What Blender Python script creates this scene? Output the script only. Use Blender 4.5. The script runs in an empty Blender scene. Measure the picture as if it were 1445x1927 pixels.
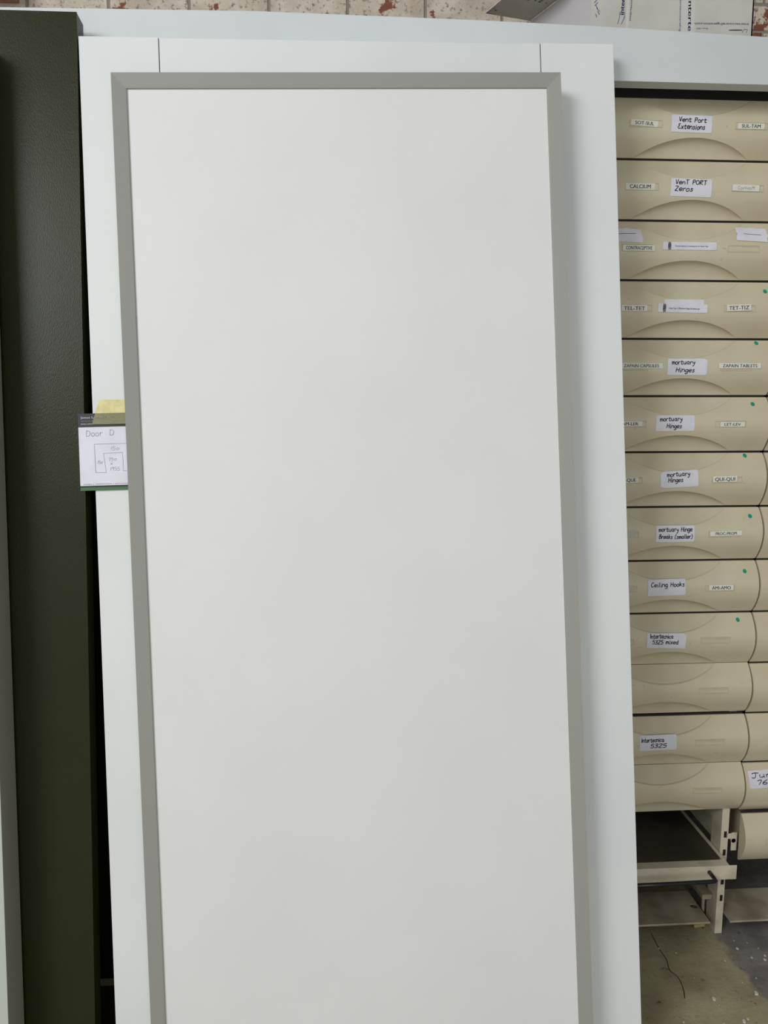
import bpy, bmesh, math, random
from mathutils import Vector, Matrix
S = bpy.context.scene
COL = S.collection
random.seed(7)

# ---------------------------------------------------------------- camera
cam_d = bpy.data.cameras.new('camera')
cam = bpy.data.objects.new('camera', cam_d); COL.objects.link(cam)
rt = Vector((.9978998, -.0647715, -.0008354)); up = Vector((.0100732, .1424278, .9897539)); fw = Vector((.0639889, .9876836, -.1427811))
cam.matrix_world = Matrix(((rt.x, up.x, -fw.x, 0), (rt.y, up.y, -fw.y, 0), (rt.z, up.z, -fw.z, 1.3845), (0, 0, 0, 1)))
cam_d.sensor_fit = 'VERTICAL'; cam_d.sensor_height = 36; cam_d.lens = 1447 / 1927 * 36
cam_d.clip_start = .05
S.camera = cam
# ---------------------------------------------------------------- world, lamps, exposure
W = bpy.data.worlds.new('world'); S.world = W; W.use_nodes = True
bg = W.node_tree.nodes['Background']; bg.inputs[0].default_value = (.90, .95, 1, 1); bg.inputs[1].default_value = .44
def area(name, loc, target, sx, sy, power, col):
    l = bpy.data.lights.new(name, 'AREA'); l.shape = 'RECTANGLE'; l.size = sx; l.size_y = sy; l.energy = power; l.color = col
    o = bpy.data.objects.new(name, l); COL.objects.link(o); o.location = loc
    o.rotation_euler = (Vector(target) - Vector(loc)).to_track_quat('-Z', 'Y').to_euler()
    return o
area('high_window_light', (-2.75, -1.75, 3.3), (-.1, 1.6, 1.2), 1.9, 1.7, 126, (.975, .99, 1))
area('skylight_middle', (.2, -1.6, 3.8), (.1, 1.6, 1.2), 1.6, 1.6, 15, (.93, .975, 1))
area('low_fill_light', (.45, -3.0, 1.2), (0, 1.6, .6), 1.5, 2.4, 28, (1, .99, .97))  # added fill lamp that lifts the lower parts, not an actual window
S.view_settings.view_transform = 'Standard'; S.view_settings.look = 'None'
S.view_settings.gamma = 1; S.view_settings.use_curve_mapping = False
S.view_settings.exposure = .05

# ---------------------------------------------------------------- materials
def lin(c):
    return tuple((x / 255 / 12.92 if x / 255 < .04045 else ((x / 255 + .055) / 1.055) ** 2.4) for x in c)
def mat(name, rgb, rough=.5, spec=.5, coat=0, metal=0, noise=None, bump=None, linear=False):
    """noise=(scale, rgb2, lo, hi[, stretch]) ; bump=(scale, strength, stretch)"""
    m = bpy.data.materials.new(name); m.use_nodes = True; nt = m.node_tree; N = nt.nodes; L = nt.links
    p = N['Principled BSDF']; c = rgb if linear else lin(rgb)
    p.inputs['Base Color'].default_value = (*c, 1); p.inputs['Roughness'].default_value = rough
    p.inputs['Specular IOR Level'].default_value = spec; p.inputs['Metallic'].default_value = metal
    p.inputs['Coat Weight'].default_value = coat; p.inputs['Coat Roughness'].default_value = .12
    tc = N.new('ShaderNodeTexCoord')
    def co(st):
        mp = N.new('ShaderNodeMapping'); mp.inputs['Scale'].default_value = st; L.new(tc.outputs['Object'], mp.inputs[0]); return mp.outputs[0]
    if noise:
        sc, c2, lo, hi = noise[:4]; st = noise[4] if len(noise) > 4 else (1, 1, 1)
        n = N.new('ShaderNodeTexNoise'); n.inputs['Scale'].default_value = sc; n.inputs['Detail'].default_value = 6
        L.new(co(st), n.inputs[0]); r = N.new('ShaderNodeMapRange'); r.inputs[1].default_value = lo; r.inputs[2].default_value = hi
        L.new(n.outputs[0], r.inputs[0]); mx = N.new('ShaderNodeMix'); mx.data_type = 'RGBA'
        mx.inputs[6].default_value = (*c, 1); mx.inputs[7].default_value = (*lin(c2), 1)
        L.new(r.outputs[0], mx.inputs[0]); L.new(mx.outputs[2], p.inputs['Base Color'])
    if bump:
        sc, stg, st = bump
        n = N.new('ShaderNodeTexNoise'); n.inputs['Scale'].default_value = sc; n.inputs['Detail'].default_value = 3
        L.new(co(st), n.inputs[0]); b = N.new('ShaderNodeBump'); b.inputs['Strength'].default_value = stg; b.inputs['Distance'].default_value = .001
        L.new(n.outputs[0], b.inputs['Height']); L.new(b.outputs[0], p.inputs['Normal'])
    return m
WHITE = mat('white_laminate', (228, 231, 231), .5, .3, noise=(2.2, (222, 226, 227), .4, .6), bump=(900, .05, (1, 1, 1)))
WHITE2 = mat('white_door_skin', (229, 230, 230), .5, .25, noise=(3, (225, 226, 226), .35, .65), bump=(1100, .05, (1, 1, 1)))
GREYTRIM = mat('grey_plastic_trim', (154, 154, 149), .5, .3)
GREYEDGE = mat('grey_panel_edge', (150, 150, 142), .6, .2)
GREEN = mat('olive_grained_laminate', (43, 46, 26), .32, .2, noise=(3, (40, 43, 23), .4, .6), bump=(420, .4, (1.2, 1, .5)))
PLAST = mat('beige_plastic', (212, 203, 176), .26, .5, coat=.3, noise=(9, (204, 193, 165), .35, .7))
PLASTREC = mat('beige_plastic_matt', (204, 195, 169), .5, .4, noise=(14, (195, 185, 158), .4, .65))
LABEL = mat('label_card', (226, 226, 214), .45)
STICK = mat('sticker_paper', (226, 225, 235), .4, noise=(30, (214, 213, 226), .45, .7))
INK = mat('black_ink', (18, 18, 22), .5)
FAINT = mat('faded_ink', (120, 120, 122), .6)
TEAL = mat('teal_dot', (0, 150, 125), .5)
BLUE = mat('blue_print', (38, 44, 112), .6)
GREYBLUE = mat('faded_blue_print', (110, 114, 140), .6)
PENCIL = mat('pencil_line', (95, 92, 110), .7)
METAL = mat('cream_steel', (216, 208, 184), .45, .5, noise=(18, (192, 183, 158), .5, .7))
PLATE = mat('dusty_steel_plate', (186, 177, 154), .55, .4, noise=(12, (135, 125, 104), .35, .7))
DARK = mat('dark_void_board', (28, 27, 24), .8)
RUBBER = mat('black_rubber_mat', (84, 77, 65), .6, .3, noise=(6, (60, 55, 47), .35, .65))
BLACKBAR = mat('black_bar', (28, 28, 32), .3, .5)
CARTON = mat('white_carton', (205, 203, 196), .55, .3, noise=(8, (190, 187, 178), .4, .7))
CARTIN = mat('carton_side', (206, 204, 208), .5, .3)
TAPE = mat('clear_tape', (212, 211, 208), .18, .6)
MASK = mat('masking_tape', (226, 218, 160), .6, noise=(60, (214, 205, 145), .4, .6))
MASKD = mat('masking_tape_over_black', (138, 137, 104), .6, noise=(70, (122, 122, 92), .35, .65, (1, 1, 5)))
GREENINK = mat('green_print', (62, 110, 66), .5)
TIMBER = mat('brown_timber', (178, 132, 108), .6, noise=(30, (160, 116, 94), .4, .6, (1, 8, 8)))
FOAM = mat('pale_yellow_foam', (180, 165, 115), .8, noise=(40, (150, 135, 90), .4, .7))
CHIP = mat('white_chip', (215, 212, 200), .7)
LINE = mat('dark_joint', (40, 38, 44), .7)

def brick_mat():
    m = bpy.data.materials.new('whitewashed_brick'); m.use_nodes = True; nt = m.node_tree; N = nt.nodes; L = nt.links
    p = N['Principled BSDF']; p.inputs['Roughness'].default_value = .9
    tc = N.new('ShaderNodeTexCoord'); mp = N.new('ShaderNodeMapping'); mp.inputs['Rotation'].default_value = (math.radians(90), 0, 0)
    mp.inputs['Location'].default_value = (.06, 0, 0)
    L.new(tc.outputs['Object'], mp.inputs[0])
    br = N.new('ShaderNodeTexBrick'); br.inputs['Scale'].default_value = 1; br.inputs['Brick Width'].default_value = .225; br.inputs['Row Height'].default_value = .075
    br.inputs['Mortar Size'].default_value = .006; br.inputs['Mortar Smooth'].default_value = .6; L.new(mp.outputs[0], br.inputs[0])
    def noise(sc, det, rgh=.6):
        n = N.new('ShaderNodeTexNoise'); n.inputs['Scale'].default_value = sc; n.inputs['Detail'].default_value = det; n.inputs['Roughness'].default_value = rgh
        L.new(tc.outputs['Object'], n.inputs[0]); return n.outputs[0]
    def ramp(src, lo, hi):
        r = N.new('ShaderNodeMapRange'); r.inputs[1].default_value = lo; r.inputs[2].default_value = hi; L.new(src, r.inputs[0]); return r.outputs[0]
    def mix(f, a, b):
        x = N.new('ShaderNodeMix'); x.data_type = 'RGBA'; L.new(f, x.inputs[0])
        for i, s in ((6, a), (7, b)):
            if isinstance(s, tuple): x.inputs[i].default_value = (*s, 1)
            else: L.new(s, x.inputs[i])
        return x.outputs[2]
    paint = mix(ramp(noise(9, 8), .4, .62), lin((222, 212, 196)), lin((198, 184, 168)))
    paint = mix(ramp(noise(75, 5), .54, .66), paint, lin((140, 126, 110)))
    # more bare brick towards the right end of the wall
    sx = N.new('ShaderNodeSeparateXYZ'); L.new(tc.outputs['Object'], sx.inputs[0])
    gx = ramp(sx.outputs[0], .9, 1.5); ad = N.new('ShaderNodeMath'); ad.operation = 'MULTIPLY_ADD'; L.new(gx, ad.inputs[0]); ad.inputs[1].default_value = .17
    L.new(noise(21, 7, .65), ad.inputs[2])
    c = mix(ramp(ad.outputs[0], .61, .64), paint, lin((138, 82, 66)))
    c = mix(ramp(br.outputs['Fac'], .5, 1), c, lin((150, 140, 128)))
    L.new(c, p.inputs['Base Color'])
    b = N.new('ShaderNodeBump'); b.inputs['Strength'].default_value = .8; b.inputs['Distance'].default_value = .006
    h = N.new('ShaderNodeMath'); h.operation = 'SUBTRACT'; L.new(noise(45, 8, .7), h.inputs[0]); L.new(br.outputs['Fac'], h.inputs[1])
    L.new(h.outputs[0], b.inputs['Height']); L.new(b.outputs[0], p.inputs['Normal'])
    return m
def floor_tone():
    m = bpy.data.materials.new('worn_painted_concrete'); m.use_nodes = True; nt = m.node_tree; N = nt.nodes; L = nt.links
    p = N['Principled BSDF']; p.inputs['Roughness'].default_value = .7
    tc = N.new('ShaderNodeTexCoord')
    def noise(sc, det, rgh=.6, d=0):
        n = N.new('ShaderNodeTexNoise'); n.inputs['Scale'].default_value = sc; n.inputs['Detail'].default_value = det; n.inputs['Roughness'].default_value = rgh; n.inputs['Distortion'].default_value = d
        L.new(tc.outputs['Object'], n.inputs[0]); return n.outputs[0]
    def ramp(src, lo, hi):
        r = N.new('ShaderNodeMapRange'); r.inputs[1].default_value = lo; r.inputs[2].default_value = hi; L.new(src, r.inputs[0]); return r.outputs[0]
    def mix(f, a, b):
        x = N.new('ShaderNodeMix'); x.data_type = 'RGBA'; L.new(f, x.inputs[0])
        for i, s in ((6, a), (7, b)):
            if isinstance(s, tuple): x.inputs[i].default_value = (*s, 1)
            else: L.new(s, x.inputs[i])
        return x.outputs[2]
    olive = mix(ramp(noise(6, 8), .38, .62), lin((184, 177, 143)), lin((153, 144, 117)))
    grey = mix(ramp(noise(14, 8), .4, .6), lin((140, 134, 131)), lin((118, 113, 111)))
    sx = N.new('ShaderNodeSeparateXYZ'); L.new(tc.outputs['Object'], sx.inputs[0])
    a = N.new('ShaderNodeMath'); a.operation = 'MULTIPLY_ADD'; L.new(noise(16, 6), a.inputs[0]); a.inputs[1].default_value = .09; L.new(sx.outputs[0], a.inputs[2])
    c = mix(ramp(a.outputs[0], 1.022, 1.04), olive, grey)
    c = mix(ramp(noise(38, 8, .7), .60, .68), c, lin((58, 54, 44)))
    c = mix(ramp(noise(120, 4, .6), .70, .74), c, lin((190, 182, 160)))
    L.new(c, p.inputs['Base Color'])
    b = N.new('ShaderNodeBump'); b.inputs['Strength'].default_value = .6; b.inputs['Distance'].default_value = .004; L.new(noise(60, 8, .7), b.inputs['Height']); L.new(b.outputs[0], p.inputs['Normal'])
    return m
BRICK = brick_mat(); CONC = floor_tone()
PLASTER = mat('off_white_plaster', (190, 188, 182), .9, noise=(3, (175, 172, 165), .4, .6))

# ---------------------------------------------------------------- mesh helpers
class MB:
    def __init__(s): s.v = []; s.f = []; s.m = []; s.sm = []
    def poly(s, pts, mi=0, sm=False):
        b = len(s.v); s.v += [tuple(p) for p in pts]; s.f.append(tuple(range(b, b + len(pts)))); s.m.append(mi); s.sm.append(sm)
    def box(s, x0, x1, y0, y1, z0, z1, mi=0):
        c = [(x, y, z) for x in (x0, x1) for y in (y0, y1) for z in (z0, z1)]; b = len(s.v); s.v += c
        for f in ((0, 1, 3, 2), (4, 6, 7, 5), (0, 4, 5, 1), (2, 3, 7, 6), (0, 2, 6, 4), (1, 5, 7, 3)):
            s.f.append(tuple(b + i for i in f)); s.m.append(mi); s.sm.append(False)
    def prism(s, pts, axis, a0, a1, mi=0):
        """polygon pts (2D) extruded along axis 0/1/2"""
        def P(p, a):
            q = list(p); q.insert(axis, a); return tuple(q)
        n = len(pts); b = len(s.v); s.v += [P(p, a0) for p in pts] + [P(p, a1) for p in pts]
        s.f.append(tuple(range(b, b + n))); s.f.append(tuple(range(b + 2 * n - 1, b + n - 1, -1)))
        s.m += [mi, mi]; s.sm += [False, False]
        for i in range(n):
            j = (i + 1) % n; s.f.append((b + i, b + n + i, b + n + j, b + j)); s.m.append(mi); s.sm.append(False)
    def tube(s, pts, r, n=12, mi=0):
        pts = [Vector(p) for p in pts]; rings = []
        for i, p in enumerate(pts):
            t = (pts[min(i + 1, len(pts) - 1)] - pts[max(i - 1, 0)]).normalized()
            a = t.orthogonal().normalized() if i == 0 else (a0 - t * a0.dot(t)).normalized()
            a0 = a; c = t.cross(a); b = len(s.v)
            s.v += [tuple(p + r * (math.cos(2 * math.pi * k / n) * a + math.sin(2 * math.pi * k / n) * c)) for k in range(n)]; rings.append(b)
        for q in range(len(rings) - 1):
            for k in range(n):
                s.f.append((rings[q] + k, rings[q] + (k + 1) % n, rings[q + 1] + (k + 1) % n, rings[q + 1] + k)); s.m.append(mi); s.sm.append(True)
        for b in (rings[0], rings[-1]): s.f.append(tuple(b + k for k in range(n))); s.m.append(mi); s.sm.append(False)
    def flat(s, V, F, fn, mi=0):
        b = len(s.v); s.v += [tuple(fn(x, y)) for x, y in V]
        for f in F: s.f.append(tuple(b + i for i in f)); s.m.append(mi); s.sm.append(False)
    def build(s, name, mats, parent=None, matrix=None, bevel=0, fix=True):
        me = bpy.data.meshes.new(name); me.from_pydata(s.v, [], s.f)
        for m in (mats if isinstance(mats, (list, tuple)) else [mats]): me.materials.append(m)
        for p, mi, sm in zip(me.polygons, s.m, s.sm): p.material_index = mi; p.use_smooth = sm
        if fix:
            bm = bmesh.new(); bm.from_mesh(me); bmesh.ops.recalc_face_normals(bm, faces=bm.faces); bm.to_mesh(me); bm.free()
        o = bpy.data.objects.new(name, me); COL.objects.link(o)
        if parent: o.parent = parent
        if matrix is not None: o.matrix_basis = matrix
        if bevel:
            b = o.modifiers.new('bevel', 'BEVEL'); b.width = bevel; b.segments = 2; b.limit_method = 'ANGLE'; b.angle_limit = math.radians(40)
        return o
def tag(o, label=None, cat=None, group=None, kind=None):
    for k, v in (('label', label), ('category', cat), ('group', group), ('kind', kind)):
        if v: o[k] = v
    return o
def empty(name, label, cat, matrix=None, loc=None, group=None):
    o = bpy.data.objects.new(name, None); COL.objects.link(o); o.empty_display_size = .05
    if matrix is not None: o.matrix_world = matrix
    if loc: o.location = loc
    return tag(o, label, cat, group)

# ---- printed text (built-in sans font) as flat outlines
_tc = {}
def text2d(s, bold=0.0):
    k = (s, bold)
    if k not in _tc:
        cu = bpy.data.curves.new('t', 'FONT'); cu.body = s; cu.size = 1; cu.offset = bold; cu.resolution_u = 3
        o = bpy.data.objects.new('t', cu); me = bpy.data.meshes.new_from_object(o)
        V = [(v.co.x, v.co.y) for v in me.vertices]; F = [tuple(p.vertices) for p in me.polygons]
        bpy.data.objects.remove(o); bpy.data.meshes.remove(me); bpy.data.curves.remove(cu)
        _tc[k] = (V, F)
    return _tc[k]
def put_text(mb, s, fn, x0, y0, w, h, mi, bold=.0):
    V, F = text2d(s)
    a = min(v[0] for v in V); b = max(v[0] for v in V); sy = h / .70; sx = w / (b - a)
    for k in ((-1, 1) if bold else (0,)):
        mb.flat([(x0 + (x - a) * sx + k * bold * sy, y0 + y * sy) for x, y in V], F, fn, mi)
# ---- marker handwriting: pen strokes per character (x 0..6, baseline 0, x-height 6, capital 10)
G = {
'a': ['5,5 2,6 0,3 2,0 5,2', '5,6 5,1 6,0'], 'c': ['5,5 3,6 0,3 2,0 5,1'], 'd': ['5,5 2,6 0,3 2,0 5,2', '5,10 5,1 6,0'],
'e': ['0,3 5,3.5 4,6 1,5.5 0,2.5 2,0 5,1'], 'f': ['5,9 3,9 2,6 2,-1', '0,5.5 4,5.5'], 'g': ['5,5 2,6 0,3 2,0 5,2', '5,6 5,-2 3,-4 0,-3'],
'h': ['0,10 0,0', '0,4 3,6 5,4 5,0'], 'i': ['1,6 1,0 2,0', '1.3,8.6 1.5,8'], 'k': ['0,10 0,0', '4,6 0,3', '1,3.5 4.5,0'],
'l': ['1,10 1,1 2,0'], 'm': ['0,6 .5,0', '.3,4 2,6 3,4 3,0', '3,4 5,6 6.5,4 6.5,0'], 'n': ['0,6 0,0', '0,4 3,6 5,4 5,0'], 'o': ['3,6 0,4 1,0 4,0 5,4 3,6'],
'p': ['0,6 0,-4', '0,5 3,6 5,4 3,.5 0,1'], 'r': ['0,6 .5,0', '.3,4 2,6 4,6'], 's': ['4.5,5.5 2,6 1,4.3 4,2.3 3,0 0,.5'], 't': ['2,9 2,1 3.5,0 5,1', '0,6 5,6.3'],
'u': ['0,6 0,2 2,0 5,2', '5,6 5,1 6,0'], 'v': ['0,6 2,0 5,6'], 'x': ['0,6 5,0', '5,6.3 0,-.5'], 'y': ['0,6 1,2.5 4.5,3', '5,6 4,0 2,-4 0,-3.5'], 'z': ['0,6 5,6 0,0 5,0'],
'V': ['0,10 2.5,0 5,10.5'], 'P': ['.5,9.5 0,0', '0,9.5 4,10 5,7 3,5 .4,5'], 'E': ['5,9.5 2,10 1,8 3,5.5 .5,4 .5,1.5 3,0 6,1'], 'H': ['.5,10 0,0', '6,10 5.5,0', '0,5 6,5.4'],
'B': ['.5,10 0,0', '0,9.5 4,10 4.5,7 1,5.5 5.5,4 4.5,.5 0,0'], 'C': ['6,9 3,10 0,5 2,0 6,1.5'], 'I': ['.8,10 0,0'], 'J': ['0,9 3,10 8,9.4', '4.5,9 4.5,2 2,0 0,1.5'],
'D': ['.5,10 0,0', '-.5,9.5 4,9 6,5 4,0 0,-.5'], 'T': ['0,10 6,10.4', '3,10 3,0'], 'R': ['0,0 .5,9.5', '.3,9.5 4,10 5,7 .4,5 5.5,0'], 'O': ['3,10 0,7 0,3 3,0 6,3 6,7 3,10'], 'Z': ['0,10 5,9.6 0,.5 2,1 5.5,0'],
'N': ['0,0 .5,10 5,0 5.5,10'],
'0': ['3,7 1,5 1,2 3,1 5,3 5,6 3,7'], '1': ['2,10 2,0'], '2': ['0,8.5 3,10 5,8 0,0 5.5,0'], '3': ['0,9.5 4,10 4,7 1.5,5.5 5,3.5 4,.5 0,0'], '4': ['2,9 0,4 5,4', '4,8 3.5,0'],
'5': ['1,10 0,6 4,6 5,2.5 3,0 0,.5', '1,10 5,10'], '6': ['4.5,10 1,6 0,2 2.5,0 5,2 3.5,4.5 .5,3.5'], '7': ['0,8.8 5,10 2.5,0'], '9': ['5,9 2,10 0,7.5 2,5.5 5,8', '5,9.5 4,0'],
'(': ['3,11 0,6 1,0 2.5,-1'], ')': ['0,11 3,6 2,0 0,-1'], '-': ['0,4.5 4,5'],
}
def smooth(pts, n=4):
    if len(pts) < 3: return pts
    P = [pts[0]] + pts + [pts[-1]]; out = []
    for i in range(1, len(P) - 2):
        p0, p1, p2, p3 = P[i - 1:i + 3]
        for k in range(n):
            t = k / n
            out.append(tuple(.5 * (2 * p1[j] + (p2[j] - p0[j]) * t + (2 * p0[j] - 5 * p1[j] + 4 * p2[j] - p3[j]) * t * t + (3 * p1[j] - p0[j] - 3 * p2[j] + p3[j]) * t ** 3) for j in (0, 1)))
    return out + [pts[-1]]
def ribbon(mb, pts, fn, w, mi):
    if len(pts) == 2: pts = [tuple(pts[0][j] + (pts[1][j] - pts[0][j]) * k / 6 for j in (0, 1)) for k in range(7)]
    return _ribbon(mb, pts, fn, w, mi)
def _ribbon(mb, pts, fn, w, mi):
    """pen line of width w in 2D, mapped on the surface by fn"""
    n = len(pts); L = []
    for i, p in enumerate(pts):
        a = pts[max(i - 1, 0)]; b = pts[min(i + 1, n - 1)]; dx, dy = b[0] - a[0], b[1] - a[1]; d = math.hypot(dx, dy) or 1
        dx, dy = dx / d, dy / d; q = p
        if i == 0: q = (p[0] - dx * w * .3, p[1] - dy * w * .3)
        if i == n - 1: q = (p[0] + dx * w * .3, p[1] + dy * w * .3)
        e = w / 2 * (.75 if i in (0, n - 1) else 1)
        L.append(((q[0] - dy * e, q[1] + dx * e), (q[0] + dy * e, q[1] - dx * e)))
    V = [v for l in L for v in l]; F = [(2 * i, 2 * i + 1, 2 * i + 3, 2 * i + 2) for i in range(n - 1)]
    mb.flat(V, F, fn, mi)
def put_hand(mb, s, fn, x0, y0, w, h, pen, mi, slant=.12):
    adv = []; x = 0
    for ch in s:
        if ch == ' ': x += 6; adv.append(None); continue
        gl = [[tuple(map(float, q.split(','))) for q in st.split()] for st in G[ch]]
        adv.append((x, gl)); x += max(p[0] for st in gl for p in st) + 2.0
    sx = w / (x - 2); sy = h / 10
    for a in adv:
        if not a: continue
        j = random.uniform(-.5, .5)
        for st in a[1]:
            pts = [((a[0] + p[0] + slant * p[1] + random.uniform(-.15, .15)) * sx + x0, (p[1] + j + random.uniform(-.15, .15)) * sy + y0) for p in st]
            ribbon(mb, smooth(pts), fn, pen, mi)

# ================================================================ room shell
def struct(o): o['kind'] = 'structure'; return o
b = MB(); b.box(-3.4, 4.2, -3.2, 2.4, -.1, 0); struct(b.build('floor', CONC))
b = MB(); ribbon(b, smooth([(.8176, 1.790), (.8153, 1.7337), (.8170, 1.6955), (.8095, 1.6592), (.8195, 1.636), (.816, 1.60), (.806, 1.57)]), lambda x, y: (x, y, .0004), .0022, 0)
ribbon(b, smooth([(.8095, 1.6592), (.80, 1.668), (.79, 1.665)]), lambda x, y: (x, y, .0004), .0016, 0)
fc = b.build('crack', LINE, bpy.data.objects['floor'], fix=False)
b = MB(); b.box(-3.4, 4.2, 2.4, 2.6, 0, 3.9); struct(b.build('wall_back', BRICK))
b = MB(); b.box(-3.55, -3.4, -3.2, 2.6, 0, 3.9); struct(b.build('wall_left', PLASTER))
b = MB(); b.box(4.2, 4.35, -3.2, 2.6, 0, 3.9); struct(b.build('wall_right', PLASTER))
b = MB(); b.box(-3.55, 4.35, -3.2, 2.6, 3.9, 4.0); struct(b.build('ceiling', PLASTER))

# ================================================================ leaning panels
def frame(P, u, d):
    """local frame of a leaning sheet: x along its top edge, z up the sheet, y into the wall"""
    u = Vector(u).normalized(); z = -Vector(d).normalized(); z = (z - u * z.dot(u)).normalized(); y = z.cross(u)
    return Matrix(((u.x, y.x, z.x, P[0]), (u.y, y.y, z.y, P[1]), (u.z, y.z, z.z, P[2]), (0, 0, 0, 1)))
def drop(M, w, t):
    """length of a sheet whose lowest corner just meets the floor"""
    L = 9
    for x in (0, w):
        for y in (0, t):
            L = min(L, (M @ Vector((x, y, 0))).z / M.col[2].z)
    return L - .0015
# --- white door surround with 150 mm sides and head
MS = frame((-.47923, 1.61692, .69041 + 1.3845), (.99959, .01895, .02134), (.02365, -.13164, -.99102))
t = .038; LS = drop(MS, 1.05, t)
sur = empty('door_surround', 'white laminate door surround leaning directly behind the grey-trimmed door leaf', 'door surround', MS)
b = MB(); b.box(0, .1493, 0, t, -LS, 0); b.build('side_panel', WHITE, sur, bevel=.0009)
b = MB(); b.box(.9007, 1.05, 0, t, -LS, 0); b.build('side_panel', WHITE, sur, bevel=.0009)
b = MB(); b.box(.1507, .8993, 0.0004, t, -.150, -.0003); b.build('head_panel', WHITE, sur, bevel=.0018)
b = MB(); b.box(.1496, .1505, .003, t - .002, -.15, -.0008); b.box(.8993, .9007, .003, t - .002, -.15, -.0008); b.build('joint_strip', LINE, sur)

# --- white door leaf with grey trim
MD = frame((-.40625, 1.55709, .60383 + 1.3845), (.99959, .00723, .02758), (.02829, -.13109, -.99097))
t = .046; LD = drop(MD, .85, t); w = .85; tw = .026; rc = .0100
door = empty('door_leaf', 'white door leaf edged in mitred grey trim, frontmost sheet in the middle', 'door', MD)
b = MB(); b.box(.0008, w - .0008, rc + .004, t, -LD + .001, -.0008, 0); b.build('core', GREYEDGE, door)
b = MB(); b.box(tw - .002, w - tw + .002, rc, rc + .004, -LD + tw, -tw + .002); b.build('face_panel', WHITE2, door)
def trim(name, horizontal, flip):
    # the trim face slopes inwards from the rim, then steps down to the skin
    b = MB(); sl = .0062
    def pt(a, s, y):   # a: distance from rim, s: 0/1 which end
        if horizontal:
            x = a if s == 0 else w - a; return (x, y, -a if not flip else -LD + a)
        z = -a if s == 0 else -LD + a; return (a if not flip else w - a, y, z)
    prof = [(0, sl * 0 + .0), (tw - .0012, sl), (tw, sl + .0008), (tw, rc + .0005), (0, rc + .006)]
    n = len(prof); A = [pt(a, 0, y) for a, y in prof]; B = [pt(a, 1, y) for a, y in prof]
    for i in range(n):
        j = (i + 1) % n; b.poly((A[i], A[j], B[j], B[i]))
    b.poly(A); b.poly(B)
    bm_o = b.build(name, GREYTRIM, door); return bm_o
for h_, fl in ((1, 0), (1, 1), (0, 0), (0, 1)): trim('edge_trim', h_, fl)

# --- olive green panel
def sheet(name, P, d, w, t, label, cat, face, edge, bev=.0012, u=(1, 0, 0)):
    M = frame(P, u, d); L = drop(M, w, t); e = empty(name, label, cat, M)
    return M, L, e
MG = frame((-1.033, 1.62, 2.117), (1, .002, .004), (.0101, -.1317, -.9912)); LG = drop(MG, .552, .04)
grn = empty('door_panel', 'olive green grained panel leaning left of the white surround', 'door panel', MG)
b = MB(); b.box(0, .552, 0, .001, -LG, 0); b.build('face_sheet', GREEN, grn)
b = MB(); b.box(.0006, .5514, .001, .04, -LG + .0005, -.0005); b.build('core', GREEN, grn)
# --- near white panel at the left margin, only its grey edge shows
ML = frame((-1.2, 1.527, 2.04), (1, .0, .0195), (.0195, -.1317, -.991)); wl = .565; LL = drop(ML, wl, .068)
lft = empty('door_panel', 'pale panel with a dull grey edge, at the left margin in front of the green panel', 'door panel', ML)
b = MB(); b.box(0, wl, 0, .002, -LL, 0); b.build('face_sheet', mat('dimmed_white_laminate', (188, 194, 187), .5, .3), lft)  # white face greyed down, its dim lighting put into the colour
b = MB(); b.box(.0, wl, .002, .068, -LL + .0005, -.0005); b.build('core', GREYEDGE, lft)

# --- wide white surround in the back whose head spans the picture
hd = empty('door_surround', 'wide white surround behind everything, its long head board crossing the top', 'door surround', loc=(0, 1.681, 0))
top = [(-.95, 2.146), (-.65, 2.151), (-.15, 2.1585), (.3, 2.1545), (.55, 2.150), (.92, 2.139), (1.62, 2.116)]
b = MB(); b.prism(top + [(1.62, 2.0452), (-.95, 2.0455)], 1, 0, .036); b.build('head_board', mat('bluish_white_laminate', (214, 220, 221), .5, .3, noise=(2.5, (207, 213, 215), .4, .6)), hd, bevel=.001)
for x0, x1 in ((-.95, -.8), (1.47, 1.62)):
    b = MB(); b.box(x0, x1, 0, .036, .001, 2.0448); b.build('side_board', WHITE, hd, bevel=.001)

b = MB(); b.box(-.93, .545, 1.722, 1.740, .001, 2.03); tag(b.build('gap_shade_sheet', mat('gap_shade_black', (24, 23, 21), .9, .1)), 'near-black sheet added behind to keep the gap beside the green panel dark', 'board')  # dark sheet standing in for the shade between the panels

b = MB(); b.box(-.62, -.30, 1.44, 1.675, .0005, .02); tag(b.build('floor_tone', mat('gap_shade_brown', (40, 34, 28), .9, .1)), 'dark brown sheet added on the floor as shade, low in the gap beside the green panel', 'shade sheet')  # flat dark sheet added to put shade on the floor inside the gap

# ================================================================ paper note on the surround
nt_ = empty('paper_note', 'supplier note paper with a pencil door sketch, taped to the white surround', 'note', MS @ Matrix.Translation((-.0268, -.0022, -.7203)))
nw, nh = .0950, .1478
def nf(x, y, o=0):  # x right, y up from the note's top-left; slight curl
    return (x, -.0006 * math.sin(x / nw * 3.1) - .001 * (-y / nh) * (1 if x < .03 else .6) - o, y)
b = MB(); nx, nz = 12, 14
def nband(y0, y1, mi, o=0, n=4):
    for i in range(nx):
        for j in range(n):
            xa, xb = nw * i / nx, nw * (i + 1) / nx; ya, yb = y0 + (y1 - y0) * j / n, y0 + (y1 - y0) * (j + 1) / n
            b.poly([nf(xa, ya, o), nf(xb, ya, o), nf(xb, yb, o), nf(xa, yb, o)], mi, True)
nband(0, -.0262, 1, 0, 2); nband(-.0262, -.1385, 0, 0, 8); nband(-.1385, -.1418, 1, 0, 1); nband(-.1418, -nh, 2, 0, 1)
f1 = lambda x, y: nf(x, y, .0002)
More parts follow.
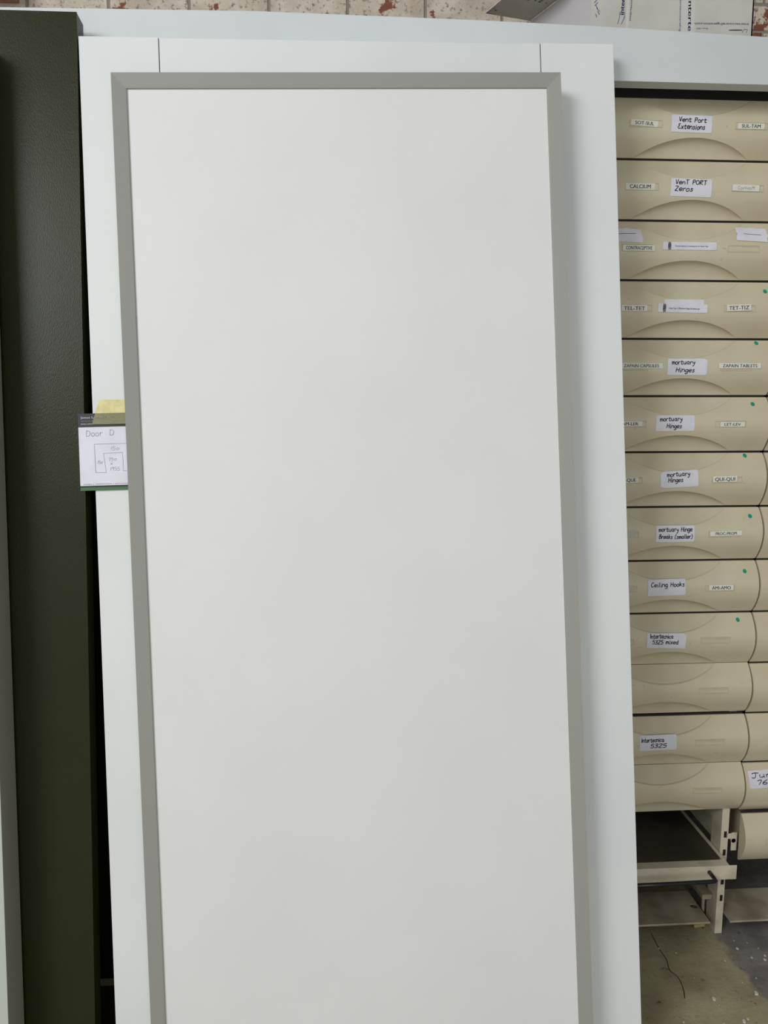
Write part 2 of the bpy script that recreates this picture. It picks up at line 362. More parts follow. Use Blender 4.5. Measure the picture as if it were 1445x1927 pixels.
put_text(b, 'James Latham Leeds', f1, .0048, -.0095, .063, .0040, 0, .015)
put_text(b, 'Tel: 0113 387 0830   Email: leeds', f1, .0048, -.0155, .063, .0020, 3)
put_text(b, 'James Latham plc  Topcliffe Lane', f1, .0048, -.0208, .055, .0022, 0)
put_hand(b, 'Door', f1, .0145, -.0430, .030, .0105, .0007, 4, .05)
put_hand(b, 'D', f1, .0585, -.0418, .0075, .0100, .0007, 4, .05)
def pen(pts, w=.0006): ribbon(b, pts, f1, w, 4)
pen([(.0935, -.0590), (.06, -.0590), (.0288, -.0592)]); pen([(.029, -.0592), (.0293, -.090), (.0297, -.1133)]); pen([(.0297, -.1133), (.0492, -.1140)])
pen([(.0492, -.1140), (.0475, -.095), (.0452, -.0768)]); pen([(.0452, -.0772), (.065, -.0768), (.081, -.0763)]); pen([(.081, -.0768), (.0815, -.095), (.0812, -.1115)]); pen([(.0812, -.1115), (.088, -.1117)])
put_hand(b, '150', f1, .058, -.0715, .016, .0068, .0005, 4); put_hand(b, '150', f1, .0335, -.0968, .009, .0060, .0005, 4)
put_hand(b, '750', f1, .0535, -.0920, .015, .0062, .0005, 4); put_hand(b, 'x', f1, .0575, -.0990, .004, .0062, .0005, 4)
put_hand(b, '1955', f1, .056, -.1105, .018, .0065, .0005, 4)
put_text(b, 'PANELS  |  HARDWOODS  |  SOFTWOODS', f1, .0068, -.1365, .0865, .0016, 1, .03)
NOTEP = mat('note_paper', (226, 226, 238), .5, noise=(14, (214, 213, 228), .45, .7)); NOTEBK = mat('note_black_print', (36, 33, 36), .5)
GREYTXT = mat('grey_small_print', (150, 150, 150), .6)
b.build('sheet', [NOTEP, NOTEBK, GREENINK, GREYTXT, PENCIL], nt_, fix=False)
b = MB()
b.poly([(.0415, -.0003, .0262), (.0945, -.0003, .0250), (.0945, -.0012, 0), (.0325, -.0012, 0)], 0)
b.poly([(.0325, -.0012, 0), (.0945, -.0012, 0), (.0945, -.0022, -.0215), (.0262, -.0022, -.0215)], 1)
for q in range(1):
    b.v = [(x, y - .0004, z) for x, y, z in b.v]
# back side gives the strip its thickness
n0 = len(b.v); b.v += [(x, y + .0002, z) for x, y, z in b.v]
for f, mi in list(zip(b.f, b.m)): b.f.append(tuple(n0 + i for i in reversed(f))); b.m.append(mi); b.sm.append(False)
put_text(b, 'atham Leeds', lambda x, y: (x, -.0029, y), .0306, -.0095, .0372, .0040, 2, .015)
b.build('masking_tape', [MASK, MASKD, mat('print_through_tape', (186, 188, 150), .6)], nt_, fix=False)

# ================================================================ drawer cabinet
Y0 = 1.775; ROW = .1310; ZT = 2.051; XC = .805; HW = .2145; COLP = .4335
cab = empty('drawer_cabinet', 'beige pharmacy drawer cabinet with a bare lower frame, right of the white panels', 'cabinet', loc=(XC, Y0, 0))
BUL = .028; FH = .1258; AW = .132; AU = .043; AL = .038
def bulge(z):
    q = (z - FH / 2) / (FH / 2); return BUL * (1 - q * q)
def arc(x, h):
    if abs(x) >= AW: return 0
    R = (AW * AW + h * h) / (2 * h); return math.sqrt(R * R - x * x) - (R - h)
def front_mesh():
    b = MB(); xs = sorted(set([-HW + .0015 * k for k in (0, 1)] + [HW, HW - .0015] + [-HW + (HW - AW) * k / 4 for k in range(1, 4)] + [HW - (HW - AW) * k / 4 for k in range(1, 4)] + [AW * math.sin(math.pi / 2 * k / 24) for k in range(-24, 25)]))
    n1, n2, n3 = 10, 14, 10
    for i in range(len(xs) - 1):
        q = []
        for x in (xs[i], xs[i + 1]):
            zl = arc(x, AL); zu = FH - arc(x, AU)
            low = [(x, -bulge(zl) * (1 - math.cos(math.pi / 2 * k / n1)), zl * math.sin(math.pi / 2 * k / n1)) for k in range(n1 + 1)]
            mid = [(x, -bulge(zl + (zu - zl) * k / n2), zl + (zu - zl) * k / n2) for k in range(n2 + 1)]
            if zu < FH - 1e-6: mid[-1] = (x, -max(bulge(zu) - .0016, 0), zu); mid.insert(-1, (x, -bulge(zu - .0012), zu - .0012))
            else: mid.insert(-1, mid[-1])
            upp = [(x, -max(bulge(zu) - .0030, 0) * (1 - .12 * min(1, (FH - zu) / .02) - (.88 if FH - zu > .02 else 1 - .12 * (FH - zu) / .02) * (k / n3) ** 1.15) if k else -max(bulge(zu) - .0030, 0) * (1 - .12 * min(1, (FH - zu) / .02)), zu + (FH - zu) * k / n3) for k in range(n3 + 1)]
            q.append((low, mid, upp))
        (l0, m0, u0), (l1, m1, u1) = q
        def strip(A, B, mi, sm):
            for k in range(len(A) - 1):
                p = [A[k], B[k], B[k + 1], A[k + 1]]; r = []
                for c in p:
                    if not any((Vector(c) - Vector(e)).length < 1e-7 for e in r): r.append(c)
                if len(r) > 2: b.poly(r, mi, sm)
        strip(l0, l1, 1, True); strip(m0, m1, 0, True); strip(u0, u1, 1, True)
        strip([l0[-1], m0[0]], [l1[-1], m1[0]], 1, False); strip([m0[-1], u0[0]], [m1[-1], u1[0]], 0, False)
        # top, bottom
        for z in (0, FH): b.poly([(xs[i], 0, z), (xs[i + 1], 0, z), (xs[i + 1], .004, z), (xs[i], .004, z)], 1)
    for x in (-HW, HW):   # curved end caps
        b.poly([(x, -bulge(FH * k / 14), FH * k / 14) for k in range(15)] + [(x, .004, FH), (x, .004, 0)], 1)
    b.poly([(-HW, .004, 0), (HW, .004, 0), (HW, .004, FH), (-HW, .004, FH)], 1)
    b.box(-HW + .002, HW - .002, .0042, .0060, .002, FH + .0050, 2)  # black flange added behind the seam, standing in for its shade
    b.box(-HW + .028, HW - .028, .0062, .42, .012, .10, 1)          # drawer body behind the front
    me = bpy.data.meshes.new('drawer'); me.from_pydata(b.v, [], b.f); me.materials.append(PLAST); me.materials.append(PLASTREC); me.materials.append(DARK)
    for p, mi, sm in zip(me.polygons, b.m, b.sm): p.material_index = mi; p.use_smooth = sm
    bm = bmesh.new(); bm.from_mesh(me)
    # weld inside each material only, so that the pocket edges stay crisp
    bmesh.ops.remove_doubles(bm, verts=bm.verts, dist=1e-6); bmesh.ops.recalc_face_normals(bm, faces=bm.faces)
    for e in bm.edges:
        if len(e.link_faces) == 2 and e.calc_face_angle(0) > math.radians(20): e.smooth = False
        elif len(e.link_faces) == 2 and e.link_faces[0].material_index != e.link_faces[1].material_index: e.smooth = False
    bm.to_mesh(me); bm.free(); return me
DM = front_mesh()
# pocket for the label: a shallow frame, built once
def holder_mesh():
    b = MB(); w, h, e = .037, .0076, .0011
    def S(x, z, o): return (x, -bulge(.0637 + z) - o, z)
    for (x0, x1, z0, z1) in ((-w, w, h - e, h), (-w, w, -h, -h + e), (-w, -w + e, -h + e, h - e), (w - e, w, -h + e, h - e)):
        P = [(x0, z0), (x1, z0), (x1, z1), (x0, z1)]
        b.poly([S(x, z, .0009) for x, z in P])
        for k in range(4):
            p, q = P[k], P[(k + 1) % 4]; b.poly([S(*p, .0009), S(*q, .0009), S(*q, -.0003), S(*p, -.0003)])
    b.poly([S(x, z, .0001) for x, z in ((-w + e, -h + e), (w - e, -h + e), (w - e, h - e), (-w + e, h - e))])
    me = bpy.data.meshes.new('label_holder'); me.from_pydata(b.v, [], b.f); me.materials.append(PLASTREC); return me
HM = holder_mesh()
# row, column, what, x, height on the drawer front, width, height, turn
ST = [
(0,0,'H',0.6889,0.0632,0.0714,0.0143,-2),(0,0,'P:SOT-SUL',0.6853,0.0643,0.0607,0.012,-3),(0,0,'W:Vent Port@.18,.59,.67|Extensions@.16,.19,.66',0.7918,0.0654,0.0916,0.0363,-1),(0,0,'H',0.9274,0.0627,0.0723,0.0143,0),(0,0,'P:SUL-TAM',0.9261,0.0626,0.061,0.0122,0),
(1,0,'H',0.6869,0.0622,0.0747,0.0144,0),(1,0,'P:CALCIUM',0.682,0.0632,0.0663,0.0135,0),(1,0,'W:VenT PORT@.11,.66,.75|Zeros@.10,.29,.43',0.7983,0.0628,0.0939,0.0382,-1),(1,0,'H',0.9279,0.0626,0.0732,0.0148,0),(1,0,'G:Cos4vo19',0.9229,0.0637,0.0622,0.0136,-1),
(2,0,'L',0.6602,0.0922,0.0675,0.0318,-2),(2,0,'H',0.6834,0.0639,0.0756,0.0148,0),(2,0,'P:CONTRACEPTIVE',0.6846,0.0633,0.0732,0.0126,0),(2,0,'I:Thermal Solutions Connecting box for Heater Tape',0.8019,0.0687,0.1244,0.0172,0),(2,0,'L',0.9494,0.0969,0.0716,0.0322,-3),(2,0,'H',0.9268,0.0643,0.075,0.0151,0),
(3,0,'H',0.6847,0.0628,0.0765,0.0151,0),(3,0,'P:TEL-TET',0.681,0.0628,0.0593,0.014,0),(3,0,'B',0.7965,0.0740,0.0925,0.0188,0),(3,0,'I:Heater Tape, 15 W/mtr/Low Voltage, flat stainless type',0.7935,0.0635,0.115,0.0188,-1),(3,0,'H',0.927,0.0644,0.075,0.0153,0),(3,0,'P:TET-TIZ',0.9244,0.0655,0.0575,0.0143,2),(3,0,'D',0.9907,0.1038,0,0,0),
(4,0,'H',0.681,0.0611,0.075,0.0145,0),(4,0,'P:ZAPAIN CAPSULES',0.7032,0.066,0.1,0.0119,0),(4,0,'W:mortuary@.10,.66,.57|Hinges@.21,.19,.46',0.8122,0.0638,0.0938,0.0373,0),(4,0,'H',0.9271,0.0616,0.0759,0.0145,0),(4,0,'P:ZAPAIN TABLETS',0.9356,0.0664,0.1,0.012,0),(4,0,'D',0.9839,0.1195,0,0,0),
(5,0,'H',0.6843,0.0652,0.0759,0.0146,0),(5,0,'P:LAM-LER',0.6806,0.0652,0.0625,0.0122,0),(5,0,'W:mortuary@.10,.64,.57|Hinges@.28,.20,.38',0.7903,0.0661,0.0924,0.0366,0),(5,0,'H',0.9228,0.0645,0.0744,0.0148,0),(5,0,'P:LET-LEV',0.9267,0.0633,0.059,0.0111,0),(5,0,'D',0.9812,0.1099,0,0,0),
(6,0,'H',0.6814,0.0653,0.0744,0.015,0),(6,0,'P:QUE-QUE',0.6789,0.0653,0.0582,0.0138,1),(6,0,'W:mortuary@.17,.68,.60|Hinges@.20,.34,.38',0.8077,0.0669,0.091,0.0388,3),(6,0,'H',0.9223,0.0648,0.0753,0.015,0),(6,0,'P:QUI-QUI',0.9171,0.0661,0.059,0.0138,1),(6,0,'D',0.9742,0.1196,0,0,0),
(7,0,'H',0.6795,0.0691,0.0744,0.0152,0),(7,0,'F',0.6923,0.0689,0.0333,0.0192,0),(7,0,'W:mortuary Hinge@.07,.65,.86|Breaks (smaller)@.08,.21,.86',0.8045,0.0676,0.0935,0.0392,0),(7,0,'H',0.9228,0.0674,0.0805,0.0154,1),(7,0,'P:PROC-PROM',0.928,0.0673,0.0789,0.0115,1),(7,0,'D',0.992,0.1063,0,0,0),
(8,0,'H',0.6815,0.0689,0.0753,0.0156,0),(8,0,'F',0.6945,0.0674,0.0364,0.0143,0),(8,0,'W:Ceiling Hooks@.08,.56,.88',0.7908,0.0683,0.0922,0.0395,1),(8,0,'H',0.9221,0.0661,0.0737,0.0158,1),(8,0,'P:AMI-AMO',0.9247,0.0661,0.0605,0.0132,0),(8,0,'D',0.9869,0.103,0,0,0),
(9,0,'H',0.6795,0.0674,0.0753,0.0158,0),(9,0,'B',0.8031,0.066,0.0842,0.0350,-3),(9,0,'W:Intertecnica@.09,.67,.60|5325 mixed@.15,.28,.68',0.7951,0.0675,0.0934,0.0360,-1),(9,0,'H',0.9195,0.0688,0.0747,0.016,1),(9,0,'D',0.9807,0.1116,0,0,0),
(10,0,'H',0.9224,0.0675,0.0757,0.0162,1),
(11,0,'W:Intertecnica@.05,.58,.60|5325@.29,.20,.42',0.7899,0.0688,0.0933,0.0384,1),(11,0,'H',0.921,0.0691,0.0743,0.0167,1),
(12,0,'H',0.9236,0.068,0.074,0.0171,1),
(12,1,'W:JumBo@.08,.62,.86|76-@.19,.22,.42',1.0797,0.0924,0.0959,0.04,2),(12,1,'H',1.1155,0.0641,0.075,0.0171,1),
(13,1,'H',1.1133,0.0656,0.0761,0.0188,1),(13,1,'F',1.1135,0.0656,0.0366,0.0159,1),
]
NAMES = ['Vent Port Extensions', 'VenT PORT Zeros', 'two blank torn papers and a heater tape strip', 'heater tape strip over a plain paper', 'Mortuary Hinges beside zapain capsules',
 'Mortuary Hinges beside let-lev', 'Mortuary Hinges with a peeling corner', 'Mortuary Hinge Breaks', 'Ceiling Hooks', 'number 5325 mixed', '', 'number 5325', '']
DL = ['beige drawer marked %s, %s' % (n, ('row %d from the top' % (i + 1))) if n else 'beige drawer without a sticker, row %d from the top' % (i + 1) for i, n in enumerate(NAMES)]
def sticker(dr, cx, r, what, x, z, w, h, rot, order):
    x -= cx; kind = what[0]
    if kind == 'H':
        o = bpy.data.objects.new('label_holder', HM); COL.objects.link(o); o.parent = dr; o.location = (x, 0, .0637 + (z - .0637) * .5); return
    ca, sa = math.cos(math.radians(rot)), math.sin(math.radians(rot))
    def surf(off):
        def fn(a, c):  # a,c local on the sticker, origin at its centre
            X = x + a * ca - c * sa; Z = z + a * sa + c * ca
            return (X, -bulge(min(max(Z, 0), FH)) - off, Z)
        return fn
    off = .0009 + .0005 * order if kind in 'PGF' else (.0006 + .0004 * order)
    b = MB()
    if kind == 'D':
        n = 20; r_ = .0047; f = surf(.0005)
        b.poly([f(r_ * math.cos(2 * math.pi * k / n), r_ * math.sin(2 * math.pi * k / n)) for k in range(n)]); b.poly([surf(.0001)(r_ * math.cos(-2 * math.pi * k / n), r_ * math.sin(-2 * math.pi * k / n)) for k in range(n)])
        b.build('dot_sticker', TEAL, dr, fix=False); return
    nx, nz = 6, max(2, int(h / .004)); cut = .0022 if kind == 'W' else 0
    torn = kind == 'L'; f = surf(off); g = surf(off - .0003)
    def edge(a, c):
        if torn and abs(a) > w / 2 - 1e-6: a += random.Random(round(c * 1e5) + r).uniform(-.003, .0015)
        if kind == 'L' and c > h / 2 - 1e-6: c += random.Random(round(a * 1e5) + r).uniform(-.002, .001)
        return a, c
    for i in range(nx):
        for j in range(nz):
            xa, xb = -w / 2 + w * i / nx, -w / 2 + w * (i + 1) / nx; za, zb = -h / 2 + h * j / nz, -h / 2 + h * (j + 1) / nz
            q = [(xa, za), (xb, za), (xb, zb), (xa, zb)]
            if cut:   # rounded / clipped corners
                for (ci, cj, k) in ((0, 0, 0), (nx - 1, 0, 1), (nx - 1, nz - 1, 2), (0, nz - 1, 3)):
                    if i == ci and j == cj:
                        p = q[k]; sx = 1 if ci == 0 else -1; sz = 1 if cj == 0 else -1
                        c_ = .009 if (r == 6 and k in (0, 3)) else (.007 if (r == 4 and k == 2) else cut); cz = min(c_, (zb - za) * .95)
                        a1 = (p[0] + sx * c_, p[1]); a2 = (p[0], p[1] + sz * cz)
                        q[k:k + 1] = [a2, a1] if k in (0, 2) else [a1, a2]
                        break
            b.poly([f(*edge(*p)) for p in q], 0, True)
    # a rim so that the paper has a thickness
    for a0, c0, a1, c1 in ((-w / 2, -h / 2, w / 2, -h / 2), (w / 2, -h / 2, w / 2, h / 2), (w / 2, h / 2, -w / 2, h / 2), (-w / 2, h / 2, -w / 2, -h / 2)):
        k = .0024 / math.hypot(a1 - a0, c1 - c0); P = (a0 + (a1 - a0) * k, c0 + (c1 - c0) * k); Q = (a1 - (a1 - a0) * k, c1 - (c1 - c0) * k)
        if not torn and r not in (4, 6): b.poly([f(*P), f(*Q), g(*Q), g(*P)], 0)
    t_ = surf(off + .00025)
    name = 'handwritten_sticker'; ms = [STICK, INK]
    if kind == 'P':
        name = 'printed_label'; ms = [LABEL, INK]; s = what[2:]; n = len(s); tw_ = min(w * .82, n * h * .50); x0 = -tw_ / 2
        if s == 'CONTRACEPTIVE': x0 = -w * .40
        put_text(b, s, t_, x0, -h * .30, tw_, h * .60, 1, .014)
    elif kind == 'W':
        for line in what[2:].split('|'):
            s, p = line.split('@'); fx, fy, fw_ = map(float, p.split(',')); put_hand(b, s, t_, (fx - .5) * w, (fy - .5) * h, fw_ * w, .0098 if r != 12 else .0105, .0018, 1)
    elif kind == 'G':
        name = 'printed_label'; ms = [LABEL, FAINT]; put_hand(b, what[2:], t_, -w * .3, -h * .25, w * .6, h * .5, .0007, 1)
    elif kind == 'I':
        name = 'description_strip'; ms = [STICK, INK, FAINT]
        put_text(b, what[2:], t_, -w * .28, -h * .12, w * .62, h * .20, 1, .008)
        ribbon(b, [(-w * .375, -h * .36), (-w * .375, h * .36)], t_, .0075, 2)
        ribbon(b, smooth([(-w * .39, -h * .2), (-w * .395, h * .1), (-w * .37, h * .25), (-w * .36, h * .05), (-w * .385, -h * .15)]), surf(off + .0005), .0013, 1)
    elif kind == 'L':
        name = 'torn_paper'; sg = 1 if x > 0 else -1
        ribbon(b, smooth([(-w * (.28 if sg > 0 else .5), h * .02), (0, h * (.0 if sg > 0 else .1)), (w * .28, h * (.0 if sg > 0 else .13))]), t_, .0010, 1)
    elif kind == 'F': name = 'blank_label'; ms = [mat('worn_label', (196, 190, 176), .5), INK]
    elif kind == 'B': name = 'plain_paper'
    b.build(name, ms, dr, fix=False)
for c in (0, 1):
    for r in range(14):
        if c == 0 and r == 13: continue
        cx = XC + c * COLP + (0 if c == 0 else .0)
        o = bpy.data.objects.new('drawer', DM); COL.objects.link(o); o.parent = cab
        dz = .0037 if r in (10, 12) and c == 0 else 0
        o.location = (cx - XC, -.012 if (c == 1 and r == 13) else 0, ZT - (r + 1) * ROW + .002 + dz)
        if c == 0: o['label'] = DL[r]
        elif r == 13: o['label'] = 'lowest drawer of the right column, hanging over the floor'
        else: o['label'] = 'drawer of the right column, row %d from the top' % (r + 1)
        k = 0
        for s in ST:
            if s[0] == r and s[1] == c:
                sticker(o, cx, r, *s[2:], order=k); k += 1 if s[2][0] not in 'H' else 0
# small scuffs on the fronts
for r in range(13):
    rr = random.Random(40 + r); b = MB()
    n = 3 if r < 8 else 6
    SC = bpy.data.materials.get('scuff') or mat('scuff', (112, 100, 80), .7)
    par = [o for o in cab.children if o.name.split('.')[0] == 'drawer'][r]
    for k in range(n):
        b = MB()
        x = rr.uniform(-.15, .2); z = rr.uniform(.04, .085) if abs(x) < .12 else rr.uniform(.02, .11); a = rr.uniform(-.6, .6) + (1.3 if rr.random() < .3 else 0); l = rr.uniform(.002, .008)
        pts = [(x - l / 2 * math.cos(a), z - l / 2 * math.sin(a)), (x, z + rr.uniform(-.0006, .0006)), (x + l / 2 * math.cos(a), z + l / 2 * math.sin(a))]
        ribbon(b, pts, lambda X, Z: (X, -bulge(Z) - .0002, Z), rr.uniform(.0003, .0007), 0)
        b.build('scuff_mark', SC, par, fix=False)

# carcass, in the cabinet's own frame
def cb(name, mt, *boxes, bev=0, label=None):
    b = MB()
    for q in boxes: b.box(q[0] - XC, q[1] - XC, q[2] - Y0, q[3] - Y0, q[4], q[5])
    o = b.build(name, mt, cab, bevel=bev)
    if label: o['label'] = label
    return o
XL, XR = .57, 1.475
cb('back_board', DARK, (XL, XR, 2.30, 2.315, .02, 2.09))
cb('top_board', DARK, (XL, XR, 1.80, 2.315, 2.09, 2.105)); cb('gap_shade_rail', DARK, (XL, XR, 1.786, 1.80, 2.045, 2.105))  # black rail added so the gap under the head board stays dark
cb('side_board', METAL, (XL - .012, XL, 1.80, 2.315, .0, 2.105)); cb('side_board', METAL, (XR, XR + .012, 1.80, 2.315, .0, 2.105))
def post(x):
    b = MB(); x0, x1 = x - .0095, x + .0095; y0 = 1.7815; X = lambda a: a - XC; Yf = y0 - Y0
    zs = sorted([.100, .147, .178, .228, .278]); a0, a1 = x - .0018, x + .0063
    b.box(X(x0), X(a0), Yf, Yf + .002, 0, 2.04); b.box(X(a1), X(x1), Yf, Yf + .002, 0, 2.04)
    z = 0
    for c_ in zs: b.box(X(a0), X(a1), Yf, Yf + .002, z, c_ - .009); z = c_ + .009
    b.box(X(a0), X(a1), Yf, Yf + .002, z, 2.04)
    b.box(X(x0), X(x0 + .002), Yf + .002, Yf + .05, 0, 2.04); b.box(X(x1 - .002), X(x1), Yf + .002, Yf + .05, 0, 2.04)
    b.box(X(x0 + .002), X(x1 - .002), Yf + .004, Yf + .006, 0, 2.04, 1)
    return b.build('post', [METAL, DARK], cab)
for x in (.585, .9940, 1.462): post(x)
cb('rear_post', DARK, (.985, 1.003, 2.26, 2.295, 0, 2.04))
cb('runner', METAL, (.986, 1.001, 1.84, 2.25, .300, .325)); cb('runner', PLATE, (.986, 1.001, 1.86, 2.25, .120, .135))
cb('runner', METAL, (1.004, 1.012, 1.80, 2.25, .225, .290), label='sloping runner beside the lowest right drawer')
b = MB(); b.box(1.000 - XC, 1.016 - XC, .0035, .0055, .268, .282); b.tube([(1.0175 - XC, .004, .262), (1.0175 - XC, .012, .262)], .006, 12); b.box(1.012 - XC, 1.026 - XC, .004, .007, .235, .284); b.build('hook_bracket', METAL, cab)
# pull-out shelf
sh = MB(); sh.box(.60 - XC, .9975 - XC, 1.72 - Y0, 1.7225 - Y0, .1945, .2320); sh.box(.60 - XC, .9800 - XC, 1.7225 - Y0, 1.748 - Y0, .2290, .2316)
sh.box(.972 - XC, .9815 - XC, 1.748 - Y0, 2.24 - Y0, .222, .2316); sh.box(.60 - XC, .972 - XC, 1.748 - Y0, 2.24 - Y0, .222, .2275)
sh = sh.build('pull_out_shelf', METAL, cab, bevel=.0008)
b = MB(); pts = [(.60 - XC, 1.7485 - Y0), (.960 - XC, 1.7485 - Y0)] + [(.960 - XC + .0115 * math.sin(a * math.pi / 10), 1.760 - Y0 - .0115 * math.cos(a * math.pi / 10)) for a in range(1, 6)] + [(.9715 - XC, 2.24 - Y0), (.60 - XC, 2.24 - Y0)]
b.prism(pts, 2, .2276, .2312); o = b.build('rubber_mat', RUBBER, sh)
b = MB(); hp = [(.9265, 1.7195, .2170), (.9268, 1.705, .2165), (.9272, 1.694, .2160), (.9262, 1.688, .2155), (.922, 1.6855, .2150), (.914, 1.685, .2148), (.80, 1.685, .2130), (.62, 1.685, .2115)]
b.tube([(x - XC, y - Y0, z) for x, y, z in hp], .0050, 14); b.build('pull_bar', BLACKBAR, sh)
# base plates
def plate(x0, x1, hole=None, label=None):
    b = MB(); y0, y1, z = 1.750 - Y0, 1.876 - Y0, .058
    X0, X1 = x0 - XC, x1 - XC
    if hole:
        hx, hy, r = hole[0] - XC, hole[1] - Y0, .0095; s = .016
        for q in ((X0, hx - s, y0, y1), (hx + s, X1, y0, y1), (hx - s, hx + s, y0, hy - s), (hx - s, hx + s, hy + s, y1)): b.box(*q, z - .002, z)
        n = 32
        for k in range(n):
            def sq(t):
                c_, s_ = math.cos(t), math.sin(t); m = max(abs(c_), abs(s_)); return (hx + s * c_ / m, hy + s * s_ / m)
            t0, t1 = 2 * math.pi * k / n, 2 * math.pi * (k + 1) / n; A = (hx + r * math.cos(t0), hy + r * math.sin(t0)); B = (hx + r * math.cos(t1), hy + r * math.sin(t1))
            for zz in (z, z - .002): b.poly([(*A, zz), (*B, zz), (*sq(t1), zz), (*sq(t0), zz)])
            b.poly([(*A, z), (*B, z), (*B, z - .002), (*A, z - .002)])
    else: b.box(X0, X1, y0, y1, z - .002, z)
    b.box(X0, X1, y0 - .0015, y0, z - .0045, z + .0008); b.box(X0 + .05, X0 + .06, y1 - .02, y1 - .01, 0, z - .002); b.box(X1 - .05, X1 - .04, y1 - .02, y1 - .01, 0, z - .002)
    o = b.build('base_plate', PLATE, cab)
    return o
plate(.60, .9535, (.9395, 1.812)); plate(1.0055, 1.44)
b = MB(); b.tube([(.966 - XC, 1.815 - Y0, .001), (.966 - XC, 1.815 - Y0, .085)], .004, 10); b.box(.955 - XC, .9815 - XC, 1.80 - Y0, 1.90 - Y0, .085, .098); b.build('adjuster_foot', PLATE, cab)

# ================================================================ cartons on the cabinet
car = empty('carton', 'white printed carton standing upside down on the drawer cabinet, flap open', 'box', loc=(.591, 1.85, 2.1055))
zt = .2305; FLx, FRx = 0, .379; BLx = -.084; dY = .226
b = MB()
P = [(0, 0), (FRx, 0), (FRx + .0, dY), (BLx, dY)]; th = .003
for mi, (p, q) in zip((0, 0, 0, 1), zip(P, P[1:] + P[:1])):
    p, q = Vector((*p, 0)), Vector((*q, 0)); n = Vector((-(q - p).y, (q - p).x, 0)).normalized() * th
    H = zt if mi == 1 else zt + .0005
    a = [p, q, q + n, p + n]
    lo = [tuple(v) for v in a]; hi = [(v.x, v.y, H) for v in a]
    b.poly(lo, mi); b.poly(hi, mi)
    for k in range(4): b.poly([lo[k], lo[(k + 1) % 4], hi[(k + 1) % 4], hi[k]], mi)
b.poly([(*p, .001) for p in P], 0)
b.build('box_body', [CARTON, CARTIN], car)
def cf(o=.0006): return lambda x, z: (x - .591, -o, z - 2.1055)
b = MB()
def rot_text(s, cx, cz, w, h, ang, mi, bold=0, o=.0006):
    a = math.radians(ang); f = cf(o); put_text(b, s, lambda x, y: f(cx + x * math.cos(a) - y * math.sin(a), cz + x * math.sin(a) + y * math.cos(a)), 0, 0, w, h, mi, bold)
rot_text('intertecnicarefrigeration.com', .9600, 2.2425, .128, .0048, 181, 0)
rot_text('Since 1957', .8640, 2.2300, .027, .0030, 181, 0)
rot_text('interte', .8150, 2.290, .068, .0095, -88, 0, .03); rot_text('intertecnicarefrig', .7945, 2.295, .075, .0045, -88, 1)
rot_text('intertecnica', .6660, 2.252, .085, .0095, 88, 0, .03); rot_text('intertecnicarefrigeration', .6830, 2.240, .110, .0045, 88, 0)
for pts in (((.6565, 2.246), (.6565, 2.257), (.668, 2.257), (.668, 2.247), (.6655, 2.247)), ((.6565, 2.246), (.6525, 2.232)), ((.668, 2.247), (.661, 2.232))): ribbon(b, list(pts), cf(.0007), .0009, 0)
for k in range(9): ribbon(b, [(.590 + .007 * math.sin(k) + .014, 2.245 + .006 * k), (.601 + .004 * k % .006, 2.252 + .006 * k)], cf(.0006), .0012, 0)
ribbon(b, [(.915, 2.2265), (.93, 2.2270), (.945, 2.2275)], cf(.0007), .002, 2); ribbon(b, [(.945, 2.222), (.950, 2.229), (.958, 2.229), (.955, 2.222)], cf(.0007), .0009, 0)
b.build('printing', [BLUE, GREYBLUE, INK], car, fix=False)
b = MB(); f = cf(.0004); b.poly([f(.6720, 2.106), f(.6790, 2.106), f(.6780, 2.335), f(.6710, 2.335)]); b.build('packing_tape', TAPE, car, fix=False)
b = MB(); f = cf(.0003); b.poly([f(.8005, 2.106), f(.8330, 2.106), f(.8320, 2.335), f(.7995, 2.335)])
b.build('packing_tape', TAPE, car, fix=False)
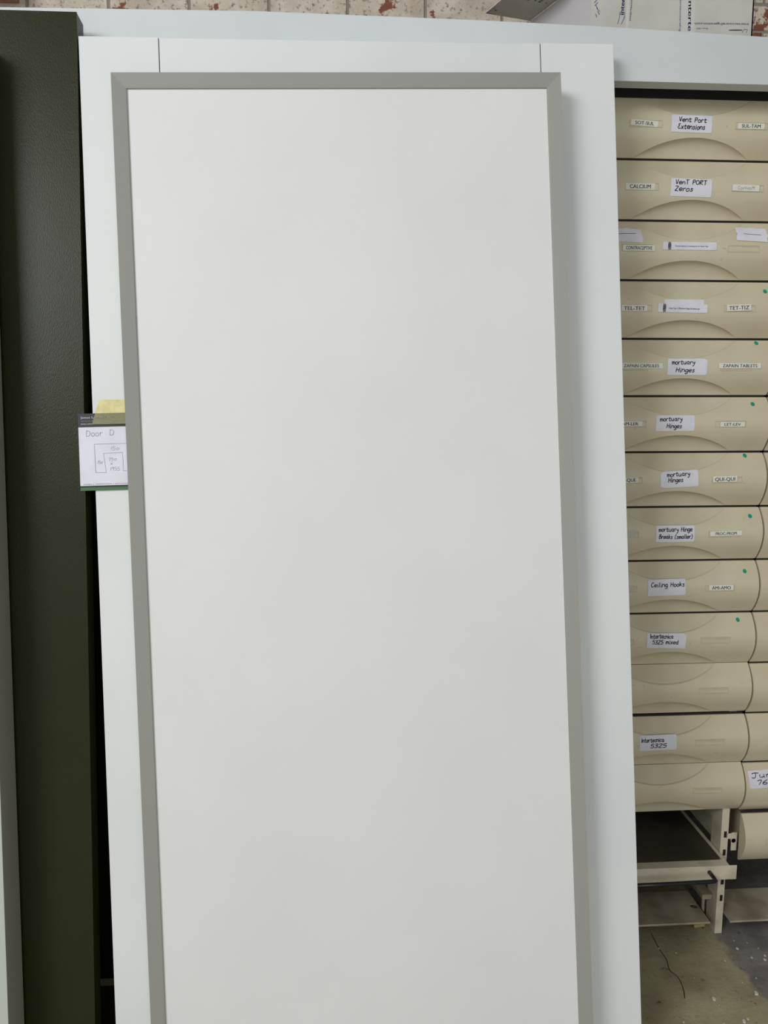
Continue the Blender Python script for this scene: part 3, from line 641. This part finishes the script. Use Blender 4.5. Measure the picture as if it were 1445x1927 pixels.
# open flap, hinged along the left side's top edge
b = MB(); A = Vector((0, 0, zt + .001)); Bk = Vector((BLx, dY, zt + .001)); o1 = Vector((-.120, -.0215, .004)); q = [A + Vector((-.004, .01, 0)), Bk, Bk + o1, A + o1 + Vector((0, .012, 0))]
b.poly([tuple(v) for v in q]); b.poly([tuple(v + Vector((0, 0, .003))) for v in q])
for k in range(4): b.poly([tuple(q[k]), tuple(q[(k + 1) % 4]), tuple(q[(k + 1) % 4] + Vector((0, 0, .003))), tuple(q[k] + Vector((0, 0, .003)))])
nv = len(b.v)
def ff(s, t): # s from hinge to free edge, t from back to front ; underside
    p = q[1] * (1 - s) * (1 - t) + q[2] * s * (1 - t) + q[3] * s * t + q[0] * (1 - s) * t; return (p.x, p.y, p.z - .0006)
for (s0, t0, s1, t1, w_) in ((.96, .06, .96, .16, .006), (.99, .02, .90, .02, .006), (.99, .02, .99, .07, .006), (.90, .10, .86, .10, .02), (.62, .42, .50, .42, .05), (.62, .49, .50, .49, .02), (.30, .40, .26, .40, .02), (.30, .43, .24, .43, .012), (.15, .40, .12, .40, .012), (.46, .44, .36, .40, .01)):
    V = [(s0, t0 - w_ / 2), (s1, t1 - w_ / 2), (s1, t1 + w_ / 2), (s0, t0 + w_ / 2)] if abs(s0 - s1) > abs(t0 - t1) else [(s0 - w_ / 2, t0), (s0 + w_ / 2, t0), (s1 + w_ / 2, t1), (s1 - w_ / 2, t1)]
    b.poly([ff(*v) for v in V], 1)
b.build('flap', [CARTON, BLUE], car, fix=False)

# timber on the wall, floor scraps
b = MB(); b.box(-1.35, -.868, 2.30, 2.3995, 2.489, 2.62); tag(b.build('shelf_board', TIMBER), 'brown timber board fixed to the brick wall, above the green panel', 'board')
b = MB(); b.prism([(.936, 1.850), (.980, 1.850), (.971, 1.806), (.940, 1.803)], 2, .0005, .010); tag(b.build('foam_scrap', FOAM, bevel=.002), 'pale yellow scrap on the floor under the left base plate', 'scrap')
chips = [(1.0137, 1.7206, .0045), (1.0336, 1.687, .0035), (1.0619, 1.6776, .0045), (1.0698, 1.6918, .004), (.9609, 1.6806, .003), (.9799, 1.5711, .0065), (.8726, 1.5623, .006),
 (.9658, 1.6086, .002), (1.068, 1.7188, .002), (1.0072, 1.6198, .0022), (.8509, 1.7163, .003), (.7718, 1.5014, .003), (.9081, 1.4938, .006), (.8761, 1.5439, .002), (.8581, 1.6302, .0016),
 (.815, 1.735, .0025), (.92, 1.50, .004), (1.02, 1.75, .002), (1.05, 1.74, .002), (.86, 1.49, .003)]
for i, (x, y, r_) in enumerate(chips):
    rr = random.Random(i); n = 7; b = MB(); pts = [(x + r_ * rr.uniform(.6, 1.1) * math.cos(2 * math.pi * k / n) * .8, y + r_ * rr.uniform(.6, 1.2) * math.sin(2 * math.pi * k / n)) for k in range(n)]
    b.prism(pts, 2, .0004, .0004 + r_ * .5)
    o = b.build('debris_chip', CHIP, bevel=.0003)
    if i == 6: tag(o, 'pointed white chip alone on the olive floor near the bottom edge', 'chip')
    elif i == 5: tag(o, 'largest flat pale flake on the floor where olive meets grey', 'chip')
    else: tag(o, 'tiny pale chip lying on the concrete floor', 'chip', 'pale debris on the floor')
